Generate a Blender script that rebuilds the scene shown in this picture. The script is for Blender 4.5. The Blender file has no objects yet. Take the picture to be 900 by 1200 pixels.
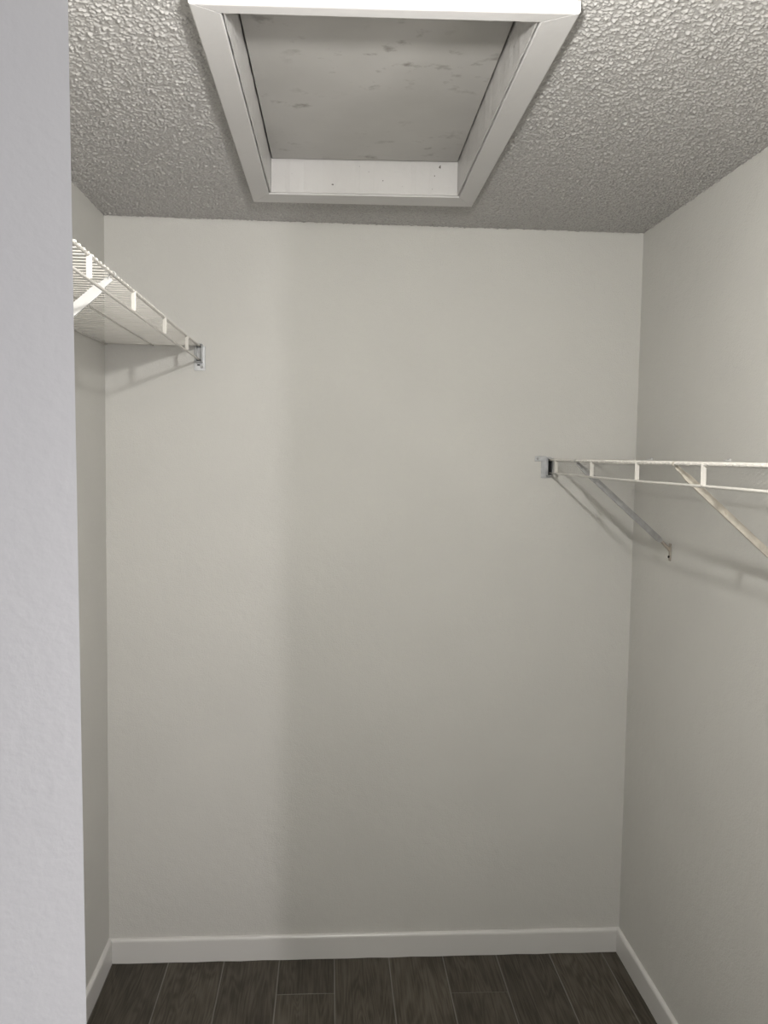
import bpy, bmesh, math, random
import numpy as np
from mathutils import Vector, Matrix
random.seed(7)
scn = bpy.context.scene
COL = scn.collection

# ------------------------------------------------------------------ camera
CAM_Z = 1.7032
cam = bpy.data.cameras.new('camera')
cam.sensor_fit = 'HORIZONTAL'; cam.sensor_width = 36.0
cam.lens = 983.6 / 900.0 * 36.0
cam.clip_start = 0.02
cam_o = bpy.data.objects.new('camera', cam); COL.objects.link(cam_o)
r = Vector((0.9978, -0.0650, 0.0153)).normalized()
f = Vector((0.0659, 0.9955, -0.0681)).normalized()
u = r.cross(f).normalized(); r = f.cross(u).normalized()
cam_o.matrix_world = Matrix(((r.x, u.x, -f.x, 0), (r.y, u.y, -f.y, 0), (r.z, u.z, -f.z, CAM_Z), (0, 0, 0, 1)))
scn.camera = cam_o

# ------------------------------------------------------------------ light and exposure
scn.view_settings.view_transform = 'Standard'
scn.view_settings.look = 'None'
scn.view_settings.gamma = 1.0
scn.view_settings.exposure = 0.0
world = bpy.data.worlds.new('world'); scn.world = world; world.use_nodes = True
bg = world.node_tree.nodes['Background']
bg.inputs[0].default_value = (0.88, 0.93, 1.0, 1); bg.inputs[1].default_value = 0.04
LAMP_POS = (0.12, 0.72, 2.20)
lamp = bpy.data.lights.new('closet_lamp', 'POINT')
lamp.energy = 47.0; lamp.color = (1.0, 0.98, 0.945); lamp.shadow_soft_size = 0.026
lo = bpy.data.objects.new('closet_lamp', lamp); lo.location = LAMP_POS; COL.objects.link(lo)
day = bpy.data.lights.new('daylight_from_bedroom', 'AREA')
day.shape = 'RECTANGLE'; day.size = 0.035; day.size_y = 0.7
day.energy = 16.5; day.color = (1.0, 0.955, 0.975)
do = bpy.data.objects.new('daylight_from_bedroom', day); COL.objects.link(do)
do.location = (0.955, -0.65, 1.35)
do.rotation_euler = (Vector((-0.30, 1.5, 1.1)) - Vector(do.location)).to_track_quat('-Z', 'Y').to_euler()

# ------------------------------------------------------------------ dimensions (metres)
XL, XR, D, H = -0.7135, 1.0199, 2.7435, 2.44
YF0, YF1 = 0.38, 0.48          # front wall of the closet, with the doorway
BB_H, BB_T = 0.083, 0.012

# ------------------------------------------------------------------ materials
def new_mat(name):
    m = bpy.data.materials.new(name); m.use_nodes = True
    nt = m.node_tree; b = nt.nodes['Principled BSDF']
    return m, nt, b
def N(nt, t, **kw):
    n = nt.nodes.new(t)
    for k, v in kw.items():
        if k in n.inputs: n.inputs[k].default_value = v
        else: setattr(n, k, v)
    return n
def L(nt, a, b): nt.links.new(a, b)
def ramp(nt, src, stops):
    n = nt.nodes.new('ShaderNodeValToRGB'); e = n.color_ramp.elements
    while len(e) < len(stops): e.new(0.5)
    for k, (p, c) in enumerate(stops):
        e[k].position = p; e[k].color = (c[0], c[1], c[2], 1)
    L(nt, src, n.inputs[0]); return n

def paint(name, col, rough=0.5, bump=0.0, scale=250, var=0.03, spec=0.35):
    m, nt, b = new_mat(name)
    tc = N(nt, 'ShaderNodeTexCoord')
    n1 = N(nt, 'ShaderNodeTexNoise', Scale=3.0, Detail=3.0); L(nt, tc.outputs['Object'], n1.inputs['Vector'])
    lo_ = tuple(c * (1 - var) for c in col); hi = tuple(min(1, c * (1 + var)) for c in col)
    rp = ramp(nt, n1.outputs['Fac'], [(0.3, lo_), (0.7, hi)])
    L(nt, rp.outputs['Color'], b.inputs['Base Color'])
    b.inputs['Roughness'].default_value = rough
    b.inputs['Specular IOR Level'].default_value = spec
    if bump > 0:
        n2 = N(nt, 'ShaderNodeTexNoise', Scale=float(scale), Detail=3.0); L(nt, tc.outputs['Object'], n2.inputs['Vector'])
        n3 = N(nt, 'ShaderNodeTexNoise', Scale=float(scale) * 0.12, Detail=2.0); L(nt, tc.outputs['Object'], n3.inputs['Vector'])
        ad = N(nt, 'ShaderNodeMath', operation='MULTIPLY_ADD'); ad.inputs[1].default_value = 1.6
        L(nt, n3.outputs['Fac'], ad.inputs[0]); L(nt, n2.outputs['Fac'], ad.inputs[2])
        bp = N(nt, 'ShaderNodeBump', Strength=1.0, Distance=bump)
        L(nt, ad.outputs[0], bp.inputs['Height']); L(nt, bp.outputs['Normal'], b.inputs['Normal'])
    return m

M_WALL = paint('cream_wall_paint', (0.61, 0.602, 0.572), 0.62, 0.0012, 230, 0.02, 0.3)
M_CEIL = paint('popcorn_ceiling_paint', (0.47, 0.46, 0.446), 0.22, 0.0006, 420, 0.02, 0.6)
M_TRIM = paint('white_trim_paint', (0.575, 0.565, 0.56), 0.38, 0.0004, 60, 0.03, 0.45)
M_BASE = paint('white_baseboard_paint', (0.66, 0.65, 0.63), 0.35, 0.0002, 60, 0.02, 0.45)
M_DOOR = paint('white_door_paint', (0.77, 0.78, 0.785), 0.45, 0.0003, 120, 0.01, 0.4)
M_WIRE = paint('white_vinyl_wire', (0.60, 0.58, 0.54), 0.33, 0.0, 60, 0.02, 0.5)
M_CLIP = paint('white_plastic_clip', (0.58, 0.58, 0.57), 0.35, 0.0, 60, 0.01, 0.5)
M_GROUT = paint('grey_floor_joint', (0.19, 0.178, 0.162), 0.8, 0.0003, 300, 0.1, 0.2)
M_DARK = paint('black_cavity', (0.012, 0.012, 0.012), 0.7, 0, 60, 0.0, 0.2)

def metal(name, col, rough=0.4, met=0.8, rust=0.0):
    m, nt, b = new_mat(name)
    tc = N(nt, 'ShaderNodeTexCoord')
    n1 = N(nt, 'ShaderNodeTexNoise', Scale=60.0, Detail=4.0); L(nt, tc.outputs['Object'], n1.inputs['Vector'])
    st = [(0.35, tuple(c * 0.8 for c in col)), (0.65, col)]
    if rust: st.append((0.65 + 0.1 / rust, (0.28, 0.17, 0.09)))
    rp = ramp(nt, n1.outputs['Fac'], st)
    L(nt, rp.outputs['Color'], b.inputs['Base Color'])
    b.inputs['Metallic'].default_value = met; b.inputs['Roughness'].default_value = rough
    return m
M_ZINC = metal('dull_zinc', (0.56, 0.57, 0.58), 0.45, 0.55)
M_STRAP = metal('grey_metal_strap', (0.42, 0.42, 0.42), 0.5, 0.45)
M_TAN = metal('yellowed_paint_brace', (0.56, 0.52, 0.45), 0.45, 0.0, 0.5)
M_RUST = metal('worn_wall_clip', (0.42, 0.38, 0.33), 0.5, 0.3, 1.0)

# hatch panel: painted plywood with smudges and scuffs
def panel_mat():
    m, nt, b = new_mat('scuffed_hatch_paint')
    tc = N(nt, 'ShaderNodeTexCoord')
    base = N(nt, 'ShaderNodeTexNoise', Scale=4.0, Detail=4.0); L(nt, tc.outputs['Object'], base.inputs['Vector'])
    rb = ramp(nt, base.outputs['Fac'], [(0.3, (0.44, 0.43, 0.41)), (0.7, (0.51, 0.50, 0.48))])
    mp = N(nt, 'ShaderNodeMapping'); mp.inputs['Scale'].default_value = (15, 19, 9); L(nt, tc.outputs['Object'], mp.inputs['Vector'])
    sm = N(nt, 'ShaderNodeTexNoise', Scale=1.0, Detail=5.0, Roughness=0.6); L(nt, mp.outputs[0], sm.inputs['Vector'])
    r1 = ramp(nt, sm.outputs['Fac'], [(0.57, (0, 0, 0)), (0.68, (1, 1, 1))])
    reg = N(nt, 'ShaderNodeTexNoise', Scale=3.2, Detail=1.0); L(nt, tc.outputs['Object'], reg.inputs['Vector'])
    r2 = ramp(nt, reg.outputs['Fac'], [(0.45, (0, 0, 0)), (0.6, (1, 1, 1))])
    mul = N(nt, 'ShaderNodeMath', operation='MULTIPLY'); L(nt, r1.outputs[0], mul.inputs[0]); L(nt, r2.outputs[0], mul.inputs[1])
    m2 = N(nt, 'ShaderNodeMath', operation='MULTIPLY'); L(nt, mul.outputs[0], m2.inputs[0]); m2.inputs[1].default_value = 0.8
    mix = N(nt, 'ShaderNodeMix', data_type='RGBA')
    L(nt, m2.outputs[0], mix.inputs[0]); L(nt, rb.outputs[0], mix.inputs[6]); mix.inputs[7].default_value = (0.20, 0.18, 0.16, 1)
    L(nt, mix.outputs[2], b.inputs['Base Color']); b.inputs['Roughness'].default_value = 0.55
    bp = N(nt, 'ShaderNodeBump', Strength=0.6, Distance=0.0008); L(nt, sm.outputs['Fac'], bp.inputs['Height']); L(nt, bp.outputs[0], b.inputs['Normal'])
    return m
M_PANEL = panel_mat()

# jamb boards: brushed paint over rough sawn wood, small dark nicks
def jamb_mat():
    m, nt, b = new_mat('rough_white_jamb_paint')
    tc = N(nt, 'ShaderNodeTexCoord')
    n1 = N(nt, 'ShaderNodeTexNoise', Scale=70.0, Detail=4.0); L(nt, tc.outputs['Object'], n1.inputs['Vector'])
    v = N(nt, 'ShaderNodeTexNoise', Scale=75.0, Detail=1.0); L(nt, tc.outputs['Object'], v.inputs['Vector'])
    rp = ramp(nt, v.outputs['Fac'], [(0.77, (0.52, 0.51, 0.50)), (0.79, (0.10, 0.09, 0.08))])
    L(nt, rp.outputs[0], b.inputs['Base Color']); b.inputs['Roughness'].default_value = 0.4
    bp = N(nt, 'ShaderNodeBump', Strength=1.0, Distance=0.0016); L(nt, n1.outputs['Fac'], bp.inputs['Height']); L(nt, bp.outputs[0], b.inputs['Normal'])
    return m
M_JAMB = jamb_mat()

# floor planks: grey brown wood with grain and cathedral knots
def plank_mat():
    m, nt, b = new_mat('grey_brown_wood_plank')
    tc = N(nt, 'ShaderNodeTexCoord'); oi = N(nt, 'ShaderNodeObjectInfo')
    off = N(nt, 'ShaderNodeMath', operation='MULTIPLY'); off.inputs[1].default_value = 40.0; L(nt, oi.outputs['Random'], off.inputs[0])
    cb = N(nt, 'ShaderNodeCombineXYZ'); L(nt, off.outputs[0], cb.inputs[0]); L(nt, off.outputs[0], cb.inputs[1])
    ad = N(nt, 'ShaderNodeVectorMath', operation='ADD'); L(nt, tc.outputs['Object'], ad.inputs[0]); L(nt, cb.outputs[0], ad.inputs[1])
    mp = N(nt, 'ShaderNodeMapping'); mp.inputs['Scale'].default_value = (14, 1.6, 1); L(nt, ad.outputs[0], mp.inputs['Vector'])
    w = N(nt, 'ShaderNodeTexNoise', Scale=1.0, Detail=2.0, Distortion=0.6); L(nt, mp.outputs[0], w.inputs['Vector'])
    sn = N(nt, 'ShaderNodeMath', operation='MULTIPLY'); sn.inputs[1].default_value = 75.0; L(nt, w.outputs['Fac'], sn.inputs[0])
    s2 = N(nt, 'ShaderNodeMath', operation='SINE'); L(nt, sn.outputs[0], s2.inputs[0])
    mp2 = N(nt, 'ShaderNodeMapping'); mp2.inputs['Scale'].default_value = (220, 7, 1); L(nt, ad.outputs[0], mp2.inputs['Vector'])
    g = N(nt, 'ShaderNodeTexNoise', Scale=1.0, Detail=4.0); L(nt, mp2.outputs[0], g.inputs['Vector'])
    h = N(nt, 'ShaderNodeMath', operation='MULTIPLY_ADD'); h.inputs[1].default_value = 0.12; L(nt, s2.outputs[0], h.inputs[0]); L(nt, g.outputs['Fac'], h.inputs[2])
    rp = ramp(nt, h.outputs[0], [(0.25, (0.042, 0.035, 0.026)), (0.5, (0.070, 0.060, 0.046)), (0.75, (0.098, 0.085, 0.067))])
    mm = N(nt, 'ShaderNodeMapping'); mm.inputs['Scale'].default_value = (16, 5, 1); L(nt, ad.outputs[0], mm.inputs['Vector'])
    mo = N(nt, 'ShaderNodeTexNoise', Scale=1.0, Detail=3.0); L(nt, mm.outputs[0], mo.inputs['Vector'])
    h2 = N(nt, 'ShaderNodeMath', operation='MULTIPLY_ADD'); h2.inputs[1].default_value = 0.9; L(nt, mo.outputs['Fac'], h2.inputs[0]); L(nt, h.outputs[0], h2.inputs[2])
    h3 = N(nt, 'ShaderNodeMath', operation='SUBTRACT'); h3.inputs[1].default_value = 0.45; L(nt, h2.outputs[0], h3.inputs[0]); L(nt, h3.outputs[0], rp.inputs[0])
    v = N(nt, 'ShaderNodeMapRange'); v.inputs[3].default_value = 0.82; v.inputs[4].default_value = 1.18; L(nt, oi.outputs['Random'], v.inputs[0])
    hs = N(nt, 'ShaderNodeHueSaturation'); L(nt, v.outputs[0], hs.inputs['Value']); L(nt, rp.outputs[0], hs.inputs['Color'])
    L(nt, hs.outputs[0], b.inputs['Base Color']); b.inputs['Roughness'].default_value = 0.5
    b.inputs['Specular IOR Level'].default_value = 0.3
    bp = N(nt, 'ShaderNodeBump', Strength=0.5, Distance=0.0006); L(nt, h.outputs[0], bp.inputs['Height']); L(nt, bp.outputs[0], b.inputs['Normal'])
    return m
M_PLANK = plank_mat()

# ------------------------------------------------------------------ helpers
def link_mesh(name, me, mat, parent=None, smooth=False):
    me.materials.clear(); me.materials.append(mat)
    if smooth: me.polygons.foreach_set('use_smooth', [True] * len(me.polygons))
    o = bpy.data.objects.new(name, me); COL.objects.link(o)
    if parent: o.parent = parent
    return o
def obj(name, bm, mat, parent=None, smooth=False):
    bmesh.ops.recalc_face_normals(bm, faces=bm.faces[:])
    me = bpy.data.meshes.new(name); bm.to_mesh(me); bm.free()
    return link_mesh(name, me, mat, parent, smooth)
def struct(name, bm, mat, label=None):
    o = obj(name, bm, mat); o['kind'] = 'structure'
    if label: o['label'] = label
    return o
def empty(name, loc, label, cat, group=None):
    o = bpy.data.objects.new(name, None); COL.objects.link(o); o.location = loc
    o.empty_display_size = 0.1
    o['label'] = label; o['category'] = cat
    if group: o['group'] = group
    return o
def add_box(bm, x0, x1, y0, y1, z0, z1, bev=0.0, seg=2):
    vs = [bm.verts.new(c) for c in ((x0,y0,z0),(x1,y0,z0),(x1,y1,z0),(x0,y1,z0),(x0,y0,z1),(x1,y0,z1),(x1,y1,z1),(x0,y1,z1))]
    fs = [bm.faces.new([vs[i] for i in q]) for q in ((3,2,1,0),(4,5,6,7),(0,1,5,4),(1,2,6,5),(2,3,7,6),(3,0,4,7))]
    if bev > 0:
        es = list({e for fc in fs for e in fc.edges})
        bmesh.ops.bevel(bm, geom=es, offset=bev, segments=seg, affect='EDGES', profile=0.5)
    return vs
def add_prism(bm, pts, z0, z1, bev=0.0, seg=2, pick=None):
    lo_ = [bm.verts.new((p[0], p[1], z0)) for p in pts]; hi = [bm.verts.new((p[0], p[1], z1)) for p in pts]
    n = len(pts); fs = [bm.faces.new(lo_[::-1]), bm.faces.new(hi)]
    for i in range(n): fs.append(bm.faces.new((lo_[i], lo_[(i+1) % n], hi[(i+1) % n], hi[i])))
    if bev > 0:
        es = [e for e in {e for fc in fs for e in fc.edges} if (pick is None or pick(e))]
        bmesh.ops.bevel(bm, geom=es, offset=bev, segments=seg, affect='EDGES', profile=0.5)
def add_tube(bm, path, rad, n=8, cap=True):
    path = [Vector(p) for p in path]; rings = []
    ref = Vector((0, 0, 1))
    t0 = (path[1] - path[0]).normalized()
    if abs(t0.dot(ref)) > 0.9: ref = Vector((1, 0, 0))
    a = t0.cross(ref).normalized()
    for i, p in enumerate(path):
        if i == 0: t = path[1] - path[0]
        elif i == len(path) - 1: t = path[-1] - path[-2]
        else: t = (path[i+1] - path[i]).normalized() + (path[i] - path[i-1]).normalized()
        t.normalize(); a = (a - t * a.dot(t)).normalized(); b = t.cross(a)
        rr = rad[i] if isinstance(rad, (list, tuple)) else rad
        rings.append([bm.verts.new(p + (a * math.cos(2*math.pi*k/n) + b * math.sin(2*math.pi*k/n)) * rr) for k in range(n)])
    for q, w in zip(rings, rings[1:]):
        for k in range(n): bm.faces.new((q[k], q[(k+1) % n], w[(k+1) % n], w[k]))
    if cap: bm.faces.new(rings[0][::-1]); bm.faces.new(rings[-1])
def add_profile(bm, prof, frames):
    """sweep a closed 2D profile through frames (origin, axis_u, axis_v)"""
    rings = [[bm.verts.new(o + a * p[0] + b * p[1]) for p in prof] for o, a, b in frames]
    n = len(prof)
    for q, w in zip(rings, rings[1:]):
        for k in range(n): bm.faces.new((q[k], q[(k+1) % n], w[(k+1) % n], w[k]))
    bm.faces.new(rings[0][::-1]); bm.faces.new(rings[-1])
V = Vector

# ------------------------------------------------------------------ walls
T = 0.10
bm = bmesh.new(); add_box(bm, XL - T, XR + T, D, D + T, 0, H + 0.02); struct('wall_back', bm, M_WALL)
bm = bmesh.new(); add_box(bm, XL - T, XL, YF0, D, 0, H + 0.02); struct('wall_left', bm, M_WALL)
bm = bmesh.new(); add_box(bm, XR, XR + T, YF0, D, 0, H + 0.02); struct('wall_right', bm, M_WALL)
OX0, OX1, OZ = -0.50, 0.62, 2.08
bm = bmesh.new()
add_box(bm, XL, OX0, YF0, YF1, 0, H + 0.02); add_box(bm, OX1, XR, YF0, YF1, 0, H + 0.02)
add_box(bm, OX0, OX1, YF0, YF1, OZ, H + 0.02)
struct('wall_front', bm, M_WALL)

# ------------------------------------------------------------------ ceiling (sprayed popcorn lumps, real relief)
FO = {'FL': (-0.224, 2.475), 'FR': (0.402, 2.450), 'NL': (-0.233, 1.411), 'NR': (0.397, 1.382)}   # casing, outer corners
FI = {'FL': (-0.168, 2.389), 'FR': (0.346, 2.361), 'NL': (-0.178, 1.445), 'NR': (0.334, 1.423)}   # casing, inner corners
HX0, HX1, HY0, HY1 = -0.195, 0.365, 1.42, 2.41      # rough opening in the ceiling
rng = np.random.default_rng(3)
step = 0.0017
gx0, gx1, gy0, gy1 = XL, XR, 1.33, D
nx = int((gx1 - gx0) / step) + 1; ny = int((gy1 - gy0) / step) + 1
xs = np.linspace(gx0, gx1, nx); ys = np.linspace(gy0, gy1, ny)
sx = xs[1] - xs[0]; sy = ys[1] - ys[0]
hgt = np.zeros((ny, nx), np.float32)
NB = 76000
bx = rng.uniform(gx0, gx1, NB); by = rng.uniform(gy0, gy1, NB)
br = rng.choice([0.0021,0.0027,0.0036], NB, p=[.5,.35,.15]) * rng.uniform(0.8, 1.2, NB); el = rng.uniform(0.7, 1.4, NB); an = rng.uniform(0, math.pi, NB)
bh = br * rng.uniform(0.6, 1.25, NB)
for i in range(NB):
    R_ = br[i] * 1.4
    i0 = max(0, int((bx[i] - R_ - gx0) / sx)); i1 = min(nx, int((bx[i] + R_ - gx0) / sx) + 2)
    j0 = max(0, int((by[i] - R_ - gy0) / sy)); j1 = min(ny, int((by[i] + R_ - gy0) / sy) + 2)
    dx = xs[i0:i1][None, :] - bx[i]; dy = ys[j0:j1][:, None] - by[i]
    c, s = math.cos(an[i]), math.sin(an[i])
    q = ((dx * c + dy * s) / (br[i] * el[i])) ** 2 + ((-dx * s + dy * c) * el[i] / br[i]) ** 2
    hh = bh[i] * np.sqrt(np.clip(1 - q, 0, 1))
    np.maximum(hgt[j0:j1, i0:i1], hh, out=hgt[j0:j1, i0:i1])
hgt += rng.uniform(0, 0.0003, hgt.shape)
X, Y = np.meshgrid(xs, ys)
co = np.stack([X, Y, H - hgt], -1).reshape(-1, 3).astype(np.float32)
idx = np.arange(nx * ny).reshape(ny, nx)
quads = np.stack([idx[:-1, :-1], idx[1:, :-1], idx[1:, 1:], idx[:-1, 1:]], -1).reshape(-1, 4)
cx = (X[:-1, :-1] + sx / 2).ravel(); cy = (Y[:-1, :-1] + sy / 2).ravel()
gap = 0.003 + 0.0022 * np.sin(cx * 41) * np.sin(cx * 13 + 1) + 0.0012 * np.sin(cx * 170)      # ragged gap along the back wall
keep = ~((cx > HX0) & (cx < HX1) & (cy > HY0) & (cy < HY1)) & (cy < D - gap)
quads = quads[keep]
# flat parts: the strip in front and a slab on top (with the same opening)
extra_v = []; extra_f = []
def ebox(x0, x1, y0, y1, z0, z1):
    b0 = len(co) + len(extra_v)
    extra_v.extend([(x0,y0,z0),(x1,y0,z0),(x1,y1,z0),(x0,y1,z0),(x0,y0,z1),(x1,y0,z1),(x1,y1,z1),(x0,y1,z1)])
    extra_f.extend([[b0 + k for k in q] for q in ((3,2,1,0),(4,5,6,7),(0,1,5,4),(1,2,6,5),(2,3,7,6),(3,0,4,7))])
ebox(XL, XR, YF1, gy0, H, H + 0.012)
zt0, zt1 = H + 0.008, H + 0.024
ebox(XL, HX0, gy0, D, zt0, zt1); ebox(HX1, XR, gy0, D, zt0, zt1)
ebox(HX0, HX1, gy0, HY0, zt0, zt1); ebox(HX0, HX1, HY1, D, zt0, zt1)
allco = np.concatenate([co, np.array(extra_v, np.float32)]); allq = np.concatenate([quads, np.array(extra_f)])
me = bpy.data.meshes.new('ceiling')
me.vertices.add(len(allco)); me.vertices.foreach_set('co', allco.ravel())
me.loops.add(allq.size); me.loops.foreach_set('vertex_index', allq.ravel().astype(np.int32))
me.polygons.add(len(allq)); me.polygons.foreach_set('loop_start', np.arange(0, allq.size, 4, dtype=np.int32))
sm = np.zeros(len(allq), bool); sm[:len(quads)] = True
me.polygons.foreach_set('use_smooth', sm)
me.update(calc_edges=True); me.validate()
ceil = link_mesh('ceiling', me, M_CEIL); ceil['kind'] = 'structure'

# ------------------------------------------------------------------ floor: joint bed with one plank object per plank
bm = bmesh.new(); add_box(bm, XL - T, XR + T, -0.6, D + T, -0.03, -0.0015)
floor = struct('floor', bm, M_GROUT)
PW, GAP, PL = 0.1843, 0.0034, 1.22
joints0 = -0.7015
plank_cache = {}
def plank(x0, x1, y0, y1):
    w, l = round(x1 - x0, 4), round(y1 - y0, 4)
    if (w, l) not in plank_cache:
        b = bmesh.new(); add_box(b, -w/2, w/2, -l/2, l/2, -0.009, 0, 0.0009, 1)
        bmesh.ops.recalc_face_normals(b, faces=b.faces[:])
        m_ = bpy.data.meshes.new('plank'); b.to_mesh(m_); b.free(); m_.materials.append(M_PLANK)
        plank_cache[(w, l)] = m_
    o = bpy.data.objects.new('plank', plank_cache[(w, l)]); COL.objects.link(o)
    o.location = ((x0 + x1) / 2, (y0 + y1) / 2, random.uniform(-0.0004, 0.0002)); o.parent = floor
ends = [2.2, 2.07, 1.79, 1.62, 2.552, 1.95, 2.33, 2.537, 2.02, 1.7, 2.2]     # end joint of each row nearest the back wall
for i in range(-1, 10):
    x0 = joints0 + i * PW + GAP / 2; x1 = joints0 + (i + 1) * PW - GAP / 2
    x0 = max(x0, XL + 0.001); x1 = min(x1, XR - 0.001)
    if x1 - x0 < 0.008: continue
    yj = [D - 0.002, ends[(i + 1) % 11]]
    while yj[-1] > -0.6: yj.append(yj[-1] - PL)
    yj[-1] = -0.6
    for a, b in zip(yj, yj[1:]):
        if a - b > 0.02: plank(x0, x1, b + GAP / 2, a - GAP / 2)

# ------------------------------------------------------------------ baseboards
prof = [(0, 0), (BB_T, 0), (BB_T, BB_H - 0.010), (BB_T - 0.0012, BB_H - 0.005), (BB_T - 0.004, BB_H - 0.0015), (BB_T - 0.008, BB_H), (0, BB_H)]
def baseboard(name, p0, p1, nrm, mit0, mit1):
    """p0 to p1 along the wall; mit pulls the front of the profile in at the ends for the mitre"""
    d = (p1 - p0).normalized(); bm_ = bmesh.new(); rings = []
    nseg = 24
    for k in range(nseg + 1):
        t = k / nseg; ring = []
        for (a, z) in prof:
            o = p0.lerp(p1, t)
            if k == 0: o = o + d * a * mit0
            if k == nseg: o = o - d * a * mit1
            zz = z + (0.0006 * math.sin(k * 1.9) if z > 0 else 0.001 + 0.0010 * math.sin(k * 2.7 + 1))
            ring.append(bm_.verts.new(o + nrm * a + V((0, 0, zz))))
        rings.append(ring)
    n = len(prof)
    for q, w in zip(rings, rings[1:]):
        for k in range(n): bm_.faces.new((q[k], q[(k+1) % n], w[(k+1) % n], w[k]))
    bm_.faces.new(rings[0][::-1]); bm_.faces.new(rings[-1])
    o = struct(name, bm_, M_BASE); return o
baseboard('baseboard_back', V((XL, D, 0)), V((XR, D, 0)), V((0, -1, 0)), 1, 1)
baseboard('baseboard_left', V((XL, YF1, 0)), V((XL, D, 0)), V((1, 0, 0)), 0, 1)
baseboard('baseboard_right', V((XR, YF1, 0)), V((XR, D, 0)), V((-1, 0, 0)), 0, 1)

# ------------------------------------------------------------------ folding door panel at the left of the doorway
A = V((-0.1400, 0.478)); Bd = V((-0.93, -0.40)).normalized(); B = A + Bd * 0.34
nrm = V((-Bd.y, Bd.x)); nrm = nrm if nrm.y > 0 else -nrm
pts = [A, B, B + nrm * 0.032, A + nrm * 0.032]
bm = bmesh.new(); add_prism(bm, pts, 0.012, 2.045)
for v in bm.verts: v.co.x += -0.0083 * (v.co.z - CAM_Z + 0.05)      # the panel hangs slightly out of plumb
door = struct('door_1', bm, M_DOOR)

# ------------------------------------------------------------------ attic hatch frame
ZB = 2.418
hatch = empty('attic_hatch', (0.08, 1.93, H), 'white framed attic hatch with a scuffed grey plywood panel in the popcorn ceiling', 'hatch')
def hl(pts): return [(p[0] - 0.08, p[1] - 1.93) for p in pts]
def casing(a, b, near=False):
    bm_ = bmesh.new()
    sg = {'FL': (-1, 1), 'FR': (1, 1), 'NL': (-1, -1), 'NR': (1, -1)}
    ci = lambda k: (FI[k][0] + sg[k][0] * 0.0060, FI[k][1] + sg[k][1] * 0.0060)
    pts_ = hl([FO[a], FO[b], ci(b), ci(a)])
    # shrink the mitred ends a hair so that each joint shows
    P = [V(p) for p in pts_]; d = (P[1] - P[0]).normalized()
    e_ = 0.0020 if near else 0.0005
    P[0] += d * e_; P[3] += d * e_; P[1] -= d * e_; P[2] -= d * e_
    add_prism(bm_, P, ZB - H, 0.0)
    long_edges = [e for e in bm_.edges if abs((e.verts[0].co - e.verts[1].co).normalized().dot(V((d.x, d.y, 0)))) > 0.98
                  and max(e.verts[0].co.z, e.verts[1].co.z) < -0.005]
    outer = [e for e in long_edges if min((V(e.verts[0].co.xy) - P[0]).length, (V(e.verts[0].co.xy) - P[1]).length) < 0.002]
    inner = [e for e in long_edges if e not in outer]
    bmesh.ops.bevel(bm_, geom=outer, offset=0.0055 if near else 0.003, segments=5, affect='EDGES', profile=0.5)
    inner = [e for e in inner if e.is_valid]
    bmesh.ops.bevel(bm_, geom=inner, offset=0.0022, segments=2, affect='EDGES', profile=0.5)
    if near:       # softly rounded outer corners
        bm_.verts.ensure_lookup_table()
        vert_e = [e for e in bm_.edges if abs((e.verts[0].co - e.verts[1].co).normalized().z) > 0.95
                  and min((V(e.verts[0].co.xy) - P[0]).length, (V(e.verts[0].co.xy) - P[1]).length) < 0.002]
        bmesh.ops.bevel(bm_, geom=vert_e, offset=0.005, segments=4, affect='EDGES', profile=0.5)
    return obj('casing_board', bm_, M_TRIM, hatch)
casing('FL', 'FR'); casing('NL', 'FL'); casing('FR', 'NR'); c4 = casing('NR', 'NL', True)
JT = 0.016; ZJ = 0.088
def jamb(a, b, inward):
    """board lining the opening; set back 2 mm behind the casing edge"""
    bm_ = bmesh.new()
    a, b = V(a), V(b); d = (b - a).normalized(); n_ = V((-d.y, d.x)); n_ = n_ if n_.dot(V(inward)) < 0 else -n_
    z0, zl, z1 = ZB - H + 0.004, 0.0035, ZJ + 0.012
    pf = [(0, z0), (0.0028, z0), (0.0028, zl), (JT, zl), (JT, z1), (0, z1)]
    d3, n3 = V((d.x, d.y, 0)), V((n_.x, n_.y, 0)); rings = []
    K = 40
    for k in range(K + 1):
        o_ = V((a.x - 0.08, a.y - 1.93, 0)).lerp(V((b.x - 0.08, b.y - 1.93, 0)), k / K)
        wob = 0.0007 * math.sin(k * 1.3 + a.x * 9) + 0.0004 * math.sin(k * 2.9)
        rings.append([bm_.verts.new(o_ + n3 * (p[0] + (wob if p[0] < 0.003 else 0)) + V((0, 0, p[1] + (wob if p[1] == z0 else 0)))) for p in pf])
    for q, w in zip(rings, rings[1:]):
        for k in range(6): bm_.faces.new((q[k], q[(k+1) % 6], w[(k+1) % 6], w[k]))
    bm_.faces.new(rings[0][::-1]); bm_.faces.new(rings[-1])
    return obj('jamb_board', bm_, M_JAMB, hatch)
jamb((FI['FL'][0] + 0.000, FI['FL'][1]), (FI['FR'][0], FI['FR'][1]), (0, -1))
jamb((FI['NL'][0] - 0.001, FI['NL'][1] - 0.018), (FI['FL'][0] - 0.001, FI['FL'][1] + 0.018), (1, 0))
jamb((FI['NR'][0] + 0.001, FI['NR'][1] - 0.018), (FI['FR'][0] + 0.001, FI['FR'][1] + 0.018), (-1, 0))
jamb((FI['NL'][0], FI['NL'][1]), (FI['NR'][0], FI['NR'][1]), (0, 1))

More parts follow.
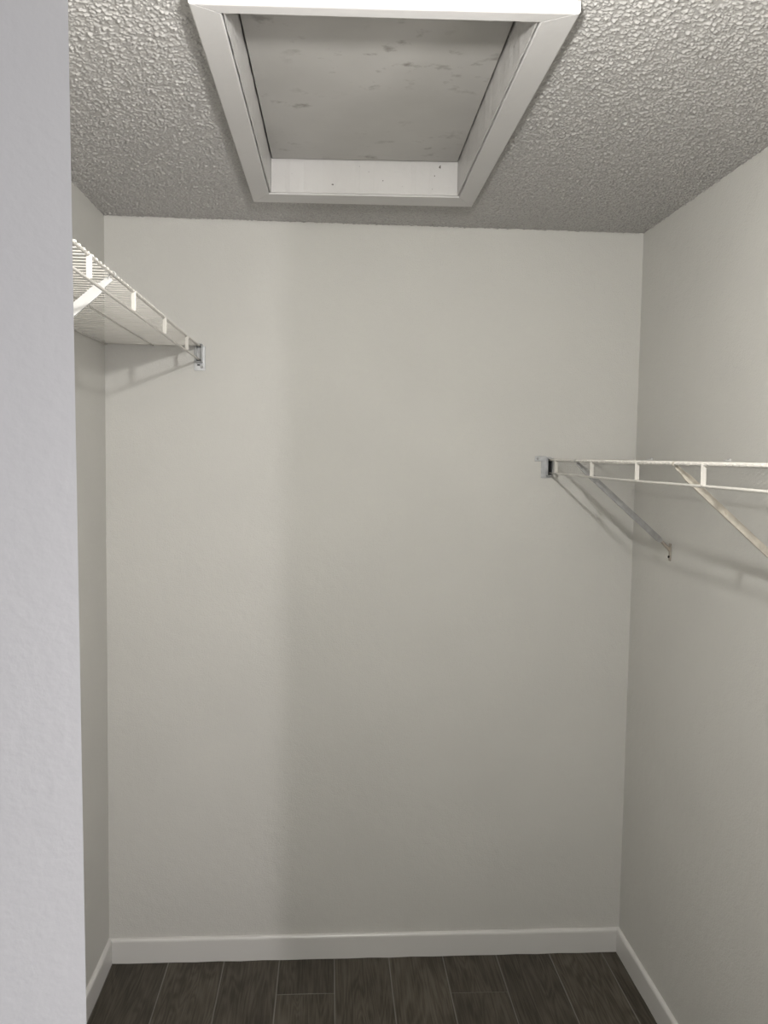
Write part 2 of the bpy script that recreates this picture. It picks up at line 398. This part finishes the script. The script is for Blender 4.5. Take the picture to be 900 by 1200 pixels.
g = 0.0045; gf = 0.009
pin = [(FI['NL'][0] + g - .002, FI['NL'][1] + g), (FI['NR'][0] - g + .002, FI['NR'][1] + g), (FI['FR'][0] - g + .002, FI['FR'][1] - gf), (FI['FL'][0] + g - .002, FI['FL'][1] - gf)]
bm = bmesh.new(); add_prism(bm, hl(pin), 0.0, 0.024, 0.0015, 2)
hp = obj('hatch_panel', bm, M_PANEL, hatch); hp.location = (0, 0, 0.07); hp['label'] = 'scuffed grey plywood panel'
pout = [(FI['NL'][0] - .018, FI['NL'][1] - .018), (FI['NR'][0] + .018, FI['NR'][1] - .018), (FI['FR'][0] + .018, FI['FR'][1] + .018), (FI['FL'][0] - .018, FI['FL'][1] + .018)]
bm = bmesh.new(); add_prism(bm, hl(pout), 0.0302, 0.042); bm2 = bm
add_prism(bm, hl(pin), 0.024, 0.0302)
obj('backing_board', bm, M_PANEL, hp)

# ------------------------------------------------------------------ wire shelves
def copy_part(o, parent, loc):
    c = o.copy(); COL.objects.link(c); c.parent = parent; c.location = loc; return c

def wire_shelf(side, xf, xw, z, y_near, link_y, label, brace_specs, zdrop=0.043, back_dz=0.0):
    """side = +1 for the right wall, -1 for the left. Local frame = world minus (xw, D, z)."""
    root = empty('wire_shelf', (xw, D, z), label, 'shelf')
    S = side
    def P(x, y, zz): return V((x - xw, y - D, zz - z))
    yb = D - 0.010                              # last wire by the back wall
    RR, WR = 0.0033, 0.0014
    ztop = z - RR - WR * 0.6                    # rod centre, wires lie on top of the rods
    wall_x = xw - S * 0.006
    for nm, x_, z_, rr in (('front_rod', xf, ztop, RR), ('lip_rod', xf, z - zdrop - RR, RR * 0.95),
                       ('middle_rod', (xf + wall_x) / 2, ztop, 0.0025), ('back_rod', wall_x, ztop, 0.0028)):
        bm_ = bmesh.new(); y0 = y_near
        ys_ = [yb + 0.003 - k * (yb - y0) / 16 for k in range(17)]
        add_tube(bm_, [P(x_, yy, z_ + 0.0008 * math.sin(yy * 5 + x_)) for yy in ys_], rr, 10)
        obj(nm, bm_, M_WIRE, root, True)
    # deck wires, each one a part: straight over the rods, its end hooked over the front rod
    bm_ = bmesh.new()
    pth = [V((0, 0, 0)), V((-S * (abs(wall_x - xf) - 0.002), 0, 0)), V((-S * (abs(wall_x - xf) + 0.0030), 0, -0.0012)), V((-S * (abs(wall_x - xf) + 0.0046), 0, -0.0048))]
    add_tube(bm_, pth, WR, 6)
    first = None
    w0 = obj('deck_wire', bm_, M_WIRE, root, True); w0.location = (wall_x - xw, yb - D - 0.0254, 0)
    n = int((yb - y_near) / 0.0254)
    for k in range(2, n + 1): copy_part(w0, root, (wall_x - xw, yb - D - 0.0254 * k, random.uniform(-0.0004, 0.0004)))
    # thick end wire along the back wall
    bm_ = bmesh.new(); add_tube(bm_, [P(wall_x, yb, z), P(xf - S * 0.002, yb, z)], 0.0028, 8)
    obj('end_wire', bm_, M_WIRE, root, True)
    # flat links between front rod and lip rod
    bm_ = bmesh.new(); add_box(bm_, -0.0052, 0.0052, -0.0022, 0.0022, -zdrop + 0.002, 0.001, 0.0012, 2)
    l0 = obj('lip_link', bm_, M_WIRE, root)
    for k, yy in enumerate(link_y):
        loc = P(xf - S * 0.0015, yy, ztop)
        if k == 0: l0.location = loc
        else: copy_part(l0, root, loc)
    # wall clips on the long wall
    for yy in (2.597, 2.078, 1.56):
        bm_ = bmesh.new()
        add_box(bm_, min(0, -S * 0.006), max(0, -S * 0.006), -0.0045, 0.0045, -0.004, 0.010, 0.001, 1)
        add_box(bm_, min(-S * 0.004, -S * 0.016), max(-S * 0.004, -S * 0.016), -0.005, 0.005, 0.002, 0.006, 0.001, 1)
        c = obj('wall_clip', bm_, M_CLIP, root); c.location = P(xw, yy, z)
        bm_ = bmesh.new(); add_tube(bm_, [(0, 0, 0.0065), (-S * 0.0075, 0, 0.0065)], 0.0022, 8)
        s_ = obj('screw', bm_, M_ZINC, c)
    # diagonal braces
    for (yy, drop, mat, wid, wallmat, lab) in brace_specs:
        top = P(xf + S * 0.004, yy, z - 0.010); bot = P(xw - S * 0.010, yy - 0.004, z - drop)
        d = (bot - top).normalized(); up = V((0, 1, 0)); nn = d.cross(up).normalized()
        bm_ = bmesh.new(); w_ = wid / 2; t_ = 0.0016; dep = 0.006
        # channel section: web facing the doorway, two short flanges
        prof_ = [(-w_, 0), (w_, 0), (w_, dep), (w_ - t_, dep), (w_ - t_, t_), (-w_ + t_, t_), (-w_ + t_, dep), (-w_, dep)]
        prof2 = [(p[0] * 0.62, p[1] * 0.5) for p in prof_]
        Lg = (bot - top).length
        fr = [(top, nn, up), (top + d * 0.02, nn, up)]
        add_profile(bm_, prof2, fr)
        rings = []
        frs = [(top + d * 0.018, 0.62), (top + d * 0.034, 1.0), (bot - d * 0.034, 1.0), (bot - d * 0.022, 0.45)]
        for o_, s_ in frs: rings.append([bm_.verts.new(o_ + nn * p[0] * s_ + up * (p[1] * (0.5 + 0.5 * s_))) for p in prof_])
        for q, w in zip(rings, rings[1:]):
            for k in range(8): bm_.faces.new((q[k], q[(k+1) % 8], w[(k+1) % 8], w[k]))
        bm_.faces.new(rings[0][::-1]); bm_.faces.new(rings[-1])
        b_ = obj('support_brace', bm_, mat, root); b_['label'] = lab
        # hook over the front rod
        bm_ = bmesh.new()
        hc = P(xf, yy, ztop); arc = [hc + V((math.cos(a) * 0.0055 * S, 0, math.sin(a) * 0.0055)) for a in [math.radians(q) for q in range(-50, 221, 30)]]
        arc = [top + d * 0.004] + arc
        fr = []
        for i, p_ in enumerate(arc):
            tt = (arc[min(i+1, len(arc)-1)] - arc[max(i-1, 0)]).normalized(); fr.append((p_, V((0, 1, 0)), tt.cross(V((0, 1, 0)))))
        add_profile(bm_, [(-0.005, 0), (0.005, 0), (0.005, 0.0013), (-0.005, 0.0013)], fr)
        obj('hook', bm_, mat, b_)
        # foot at the wall
        bm_ = bmesh.new()
        fx0, fx1 = sorted((bot.x + S * 0.010, bot.x + S * 0.0065))
        add_box(bm_, fx0, fx1, bot.y - 0.007, bot.y + 0.007, bot.z - 0.042, bot.z + 0.010, 0.001, 1)
        add_tube(bm_, [bot - d * 0.024, bot + V((S * 0.004, 0, -0.006)), bot + V((S * 0.007, 0, -0.012))], [0.0045, 0.005, 0.004], 8)
        f_ = obj('wall_foot', bm_, wallmat, b_)
        bm_ = bmesh.new(); add_tube(bm_, [(bot.x + S * 0.008, bot.y, bot.z - 0.030), (bot.x + S * 0.003, bot.y, bot.z - 0.030)], 0.0035, 8)
        obj('screw', bm_, M_DARK, b_)
    return root, P, ztop

def end_bracket(root, P, xf, S, z, zdrop, x0, x1, z0, z1, ear, mat, label, sock=None):
    """cup screwed to the back wall that receives both front rods"""
    bm_ = bmesh.new()
    a, b = P(x0, D, z0), P(x1, D, z1)
    add_box(bm_, a.x, b.x, a.y - 0.0022, a.y, a.z, b.z, 0.0012, 1)
    # cup walls around the rod ends
    cz0, cz1 = z - zdrop - 0.012, z + 0.004
    ca, cb = P(xf - 0.010, D, cz0), P(xf + 0.010, D, cz1)
    t_ = 0.0025; y1 = a.y - 0.002; y0 = a.y - 0.024
    add_box(bm_, ca.x, ca.x + t_, y0, y1, ca.z, cb.z, 0.0008, 1)
    add_box(bm_, cb.x - t_, cb.x, y0, y1, ca.z, cb.z, 0.0008, 1)
    add_box(bm_, ca.x, cb.x, y0, y1, ca.z, ca.z + t_, 0.0008, 1)
    add_box(bm_, ca.x, cb.x, y0 + 0.006, y1, cb.z - t_, cb.z, 0.0008, 1)
    if ear:
        c = P(ear[0], D, ear[1])
        ex0, ex1 = sorted((c.x - 0.009, ca.x + 0.002)) if ear[0] < xf else sorted((cb.x - 0.002, c.x + 0.009))
        add_box(bm_, ex0, ex1, a.y - 0.003, a.y, c.z - 0.009, c.z + 0.009, 0.002, 2)
    o = obj('end_bracket', bm_, mat, root); o['label'] = label
    bm_ = bmesh.new()
    add_box(bm_, ca.x + t_, cb.x - t_, y1 - 0.0015, y1 + 0.0003, ca.z + t_, cb.z - t_)
    obj('socket', bm_, sock or M_DARK, o)
    sc = ear if ear else ((x0 + x1) / 2 + 0.006, z0 + 0.012)
    c = P(sc[0], D, sc[1])
    bm_ = bmesh.new(); add_tube(bm_, [(c.x, a.y - 0.001, c.z), (c.x, a.y - 0.0052, c.z)], [0.005, 0.0035], 10)
    obj('screw', bm_, M_STRAP, o)
    return o

XFL, ZL = -0.416, 2.042
rootL, PLf, zt = wire_shelf(-1, XFL, XL, ZL, 0.62, (2.49, 2.16, 1.825, 1.496, 1.16, 0.83),
    'white wire shelf high on the left wall, nearer the ceiling than the other wire shelf',
    [(1.66, 0.26, M_CLIP, 0.020, M_CLIP, 'bright white diagonal brace'), (0.95, 0.26, M_CLIP, 0.020, M_CLIP, 'bright white diagonal brace')])
end_bracket(rootL, PLf, XFL, -1, ZL, 0.043, -0.434, -0.398, 1.962, 2.040, None, M_ZINC, 'shiny metal end bracket', M_STRAP)
bm = bmesh.new(); add_box(bm, -0.424 - XL, -0.415 - XL, -0.0028, -0.0016, 1.978 - ZL, 1.982 - ZL)
for o_ in rootL.children:
    if o_.name.startswith('end_bracket'): obj('slot', bm, M_DARK, o_)
XFR, ZR = 0.726, 1.697
rootR, PRf, zt = wire_shelf(1, XFR, XR, ZR, 0.62, (2.645, 2.28, 1.938, 1.585, 1.235, 0.885),
    'white wire shelf at mid height on the right wall, lower than the other wire shelf',
    [(2.435, 0.255, M_STRAP, 0.017, M_RUST, 'dull grey metal diagonal strap'), (1.725, 0.255, M_TAN, 0.015, M_RUST, 'yellowed beige diagonal brace'),
     (0.98, 0.255, M_TAN, 0.015, M_RUST, 'yellowed beige diagonal brace')])
end_bracket(rootR, PRf, XFR, 1, ZR, 0.043, 0.700, 0.734, 1.634, 1.704, (0.688, 1.698), M_ZINC, 'worn grey metal end bracket with a screw ear')
